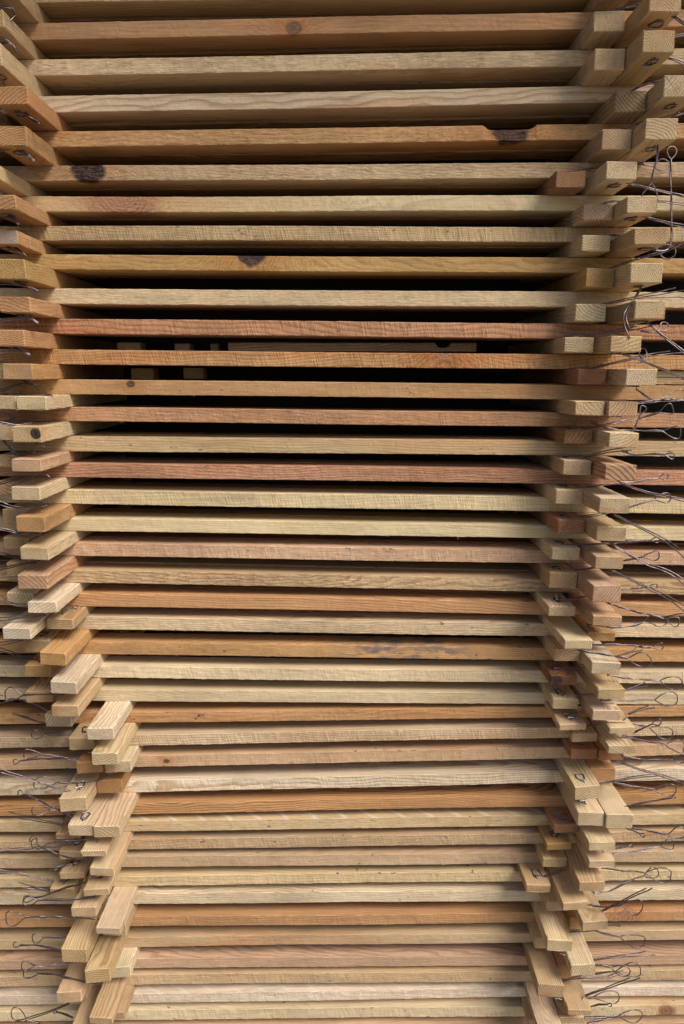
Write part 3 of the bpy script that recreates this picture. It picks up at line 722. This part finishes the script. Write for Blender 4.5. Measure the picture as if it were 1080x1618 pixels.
far_lath('slat', 556, 548.5, D + .062, .36, .022, .0125, 'cream', 'slat deep in the dark gap, with a half round notch in its top edge', 41, dents=[(.132, .012, .010, 2)])
far_lath('slat', 1128, 591, D + .012, .160, .03, .009, 'cream', 'pale rear slat glimpsed in the gap beyond the outer right column', 42)
far_lath('slat', 1100, 602, D + .010, .160, .03, .009, 'tan', 'thin tan slat glimpsed under the pale one beyond the outer right column', 43)
for i, (cx, cy) in enumerate(((203, 548), (287, 549), (338, 549), (224, 591), (305, 590))):
    far_lath('cross_stick', cx, cy, D + .078 + .004 * i, (.034, .022, .012, .034, .030)[i], .03, .012 if i < 3 else .016, 'cream' if i != 1 else 'pale',
             ('palest leftmost stick end in the upper dark gap', 'middle one of three stick ends in the upper dark gap', 'narrow stick end beside the notched slat in the dark gap',
              'left one of two stick ends in the lower dark gap', 'right one of two stick ends in the lower dark gap')[i], 50 + i)

# ------------------------------------------------------------------ unseen setting: ground added for bounce, dark panels and slab added to block light
def box(bm, x0, x1, y0, y1, z0, z1):
    v = [bm.verts.new((x, y, z)) for x in (x0, x1) for y in (y0, y1) for z in (z0, z1)]
    for f in ((0, 1, 3, 2), (4, 6, 7, 5), (0, 4, 5, 1), (2, 3, 7, 6), (0, 2, 6, 4), (1, 5, 7, 3)):
        bm.faces.new([v[i] for i in f])
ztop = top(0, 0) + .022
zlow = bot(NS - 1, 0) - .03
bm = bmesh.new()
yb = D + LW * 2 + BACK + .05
SHADE_Z = EYE + .98  # height of the added slab that shades the upper slats
box(bm, -1.0, 1.0, yb, yb + .03, zlow, SHADE_Z - .003)  # unseen back panel, added to keep the gaps dark
box(bm, -1.0, -.96, D + .012, yb - .003, zlow, ztop - .003)  # unseen end panel, added against light leaking in sideways
box(bm, -1.06, -1.003, D - 1.1, yb + .03, zlow, SHADE_Z - .003)  # unseen left panel, added to darken the left side
box(bm, .96, 1.0, D + .012, yb - .003, zlow, ztop - .003)  # matching end panel, also added against side light
box(bm, -1.0, 1.0, D + .004, yb - .003, ztop, ztop + .03)  # unseen cover, added to stop light falling in from above
me = bpy.data.meshes.new('light_block_panels'); bm.to_mesh(me); bm.free()
tag(link('light_block_panels', me, LIGHT_BLOCK), kind='structure')
bm = bmesh.new()
box(bm, -2.2, 2.2, D - .32, yb + .10, SHADE_Z, SHADE_Z + .04)  # unseen slab, added only to dim the upper slats
box(bm, -2.2, 2.2, D - .36, D - .323, SHADE_Z - .05, SHADE_Z + .045)
me = bpy.data.meshes.new('shade_slab'); bm.to_mesh(me); bm.free()
tag(link('shade_slab', me, LIGHT_BLOCK), kind='structure')
bm = bmesh.new()
box(bm, -30, 30, -30, 30, zlow - .2, zlow - .002)
me = bpy.data.meshes.new('ground'); bm.to_mesh(me); bm.free()
tag(link('ground', me, CONCRETE), kind='structure')

# ------------------------------------------------------------------ light
SUN_EL, SUN_AZ = RAD(48), RAD(47)        # azimuth to the right of the line from the stack back to the camera
w = bpy.data.worlds.new('World'); SC.world = w; w.use_nodes = True
nt = w.node_tree; nt.nodes.clear()
wo = nt.nodes.new('ShaderNodeOutputWorld'); bg = nt.nodes.new('ShaderNodeBackground')
sky = nt.nodes.new('ShaderNodeTexSky'); sky.sky_type = 'NISHITA'; sky.sun_disc = False
sky.sun_elevation = SUN_EL; sky.sun_rotation = math.pi - SUN_AZ
sky.dust_density = 3.0; sky.air_density = 1.0
nt.links.new(sky.outputs[0], bg.inputs[0]); nt.links.new(bg.outputs[0], wo.inputs[0])
bg.inputs[1].default_value = .10
sd = Vector((math.sin(SUN_AZ) * math.cos(SUN_EL), -math.cos(SUN_AZ) * math.cos(SUN_EL), math.sin(SUN_EL)))
sl = bpy.data.lights.new('sun', 'SUN'); sl.energy = 2.9; sl.angle = RAD(26); sl.color = (1, .95, .88)
so = bpy.data.objects.new('sun', sl); COL.objects.link(so)
so.rotation_euler = sd.to_track_quat('Z', 'Y').to_euler()
so.location = sd * 5

SC.view_settings.view_transform = 'Standard'; SC.view_settings.look = 'None'
SC.view_settings.gamma = 1.0; SC.view_settings.exposure = 0.4
try: SC.view_settings.use_curve_mapping = False
except Exception: pass
SC.render.engine = 'CYCLES'
SC.cycles.max_bounces = 6; SC.cycles.diffuse_bounces = 4
SC.cycles.use_denoising = True
SC.cycles.use_adaptive_sampling = True; SC.cycles.adaptive_threshold = .02
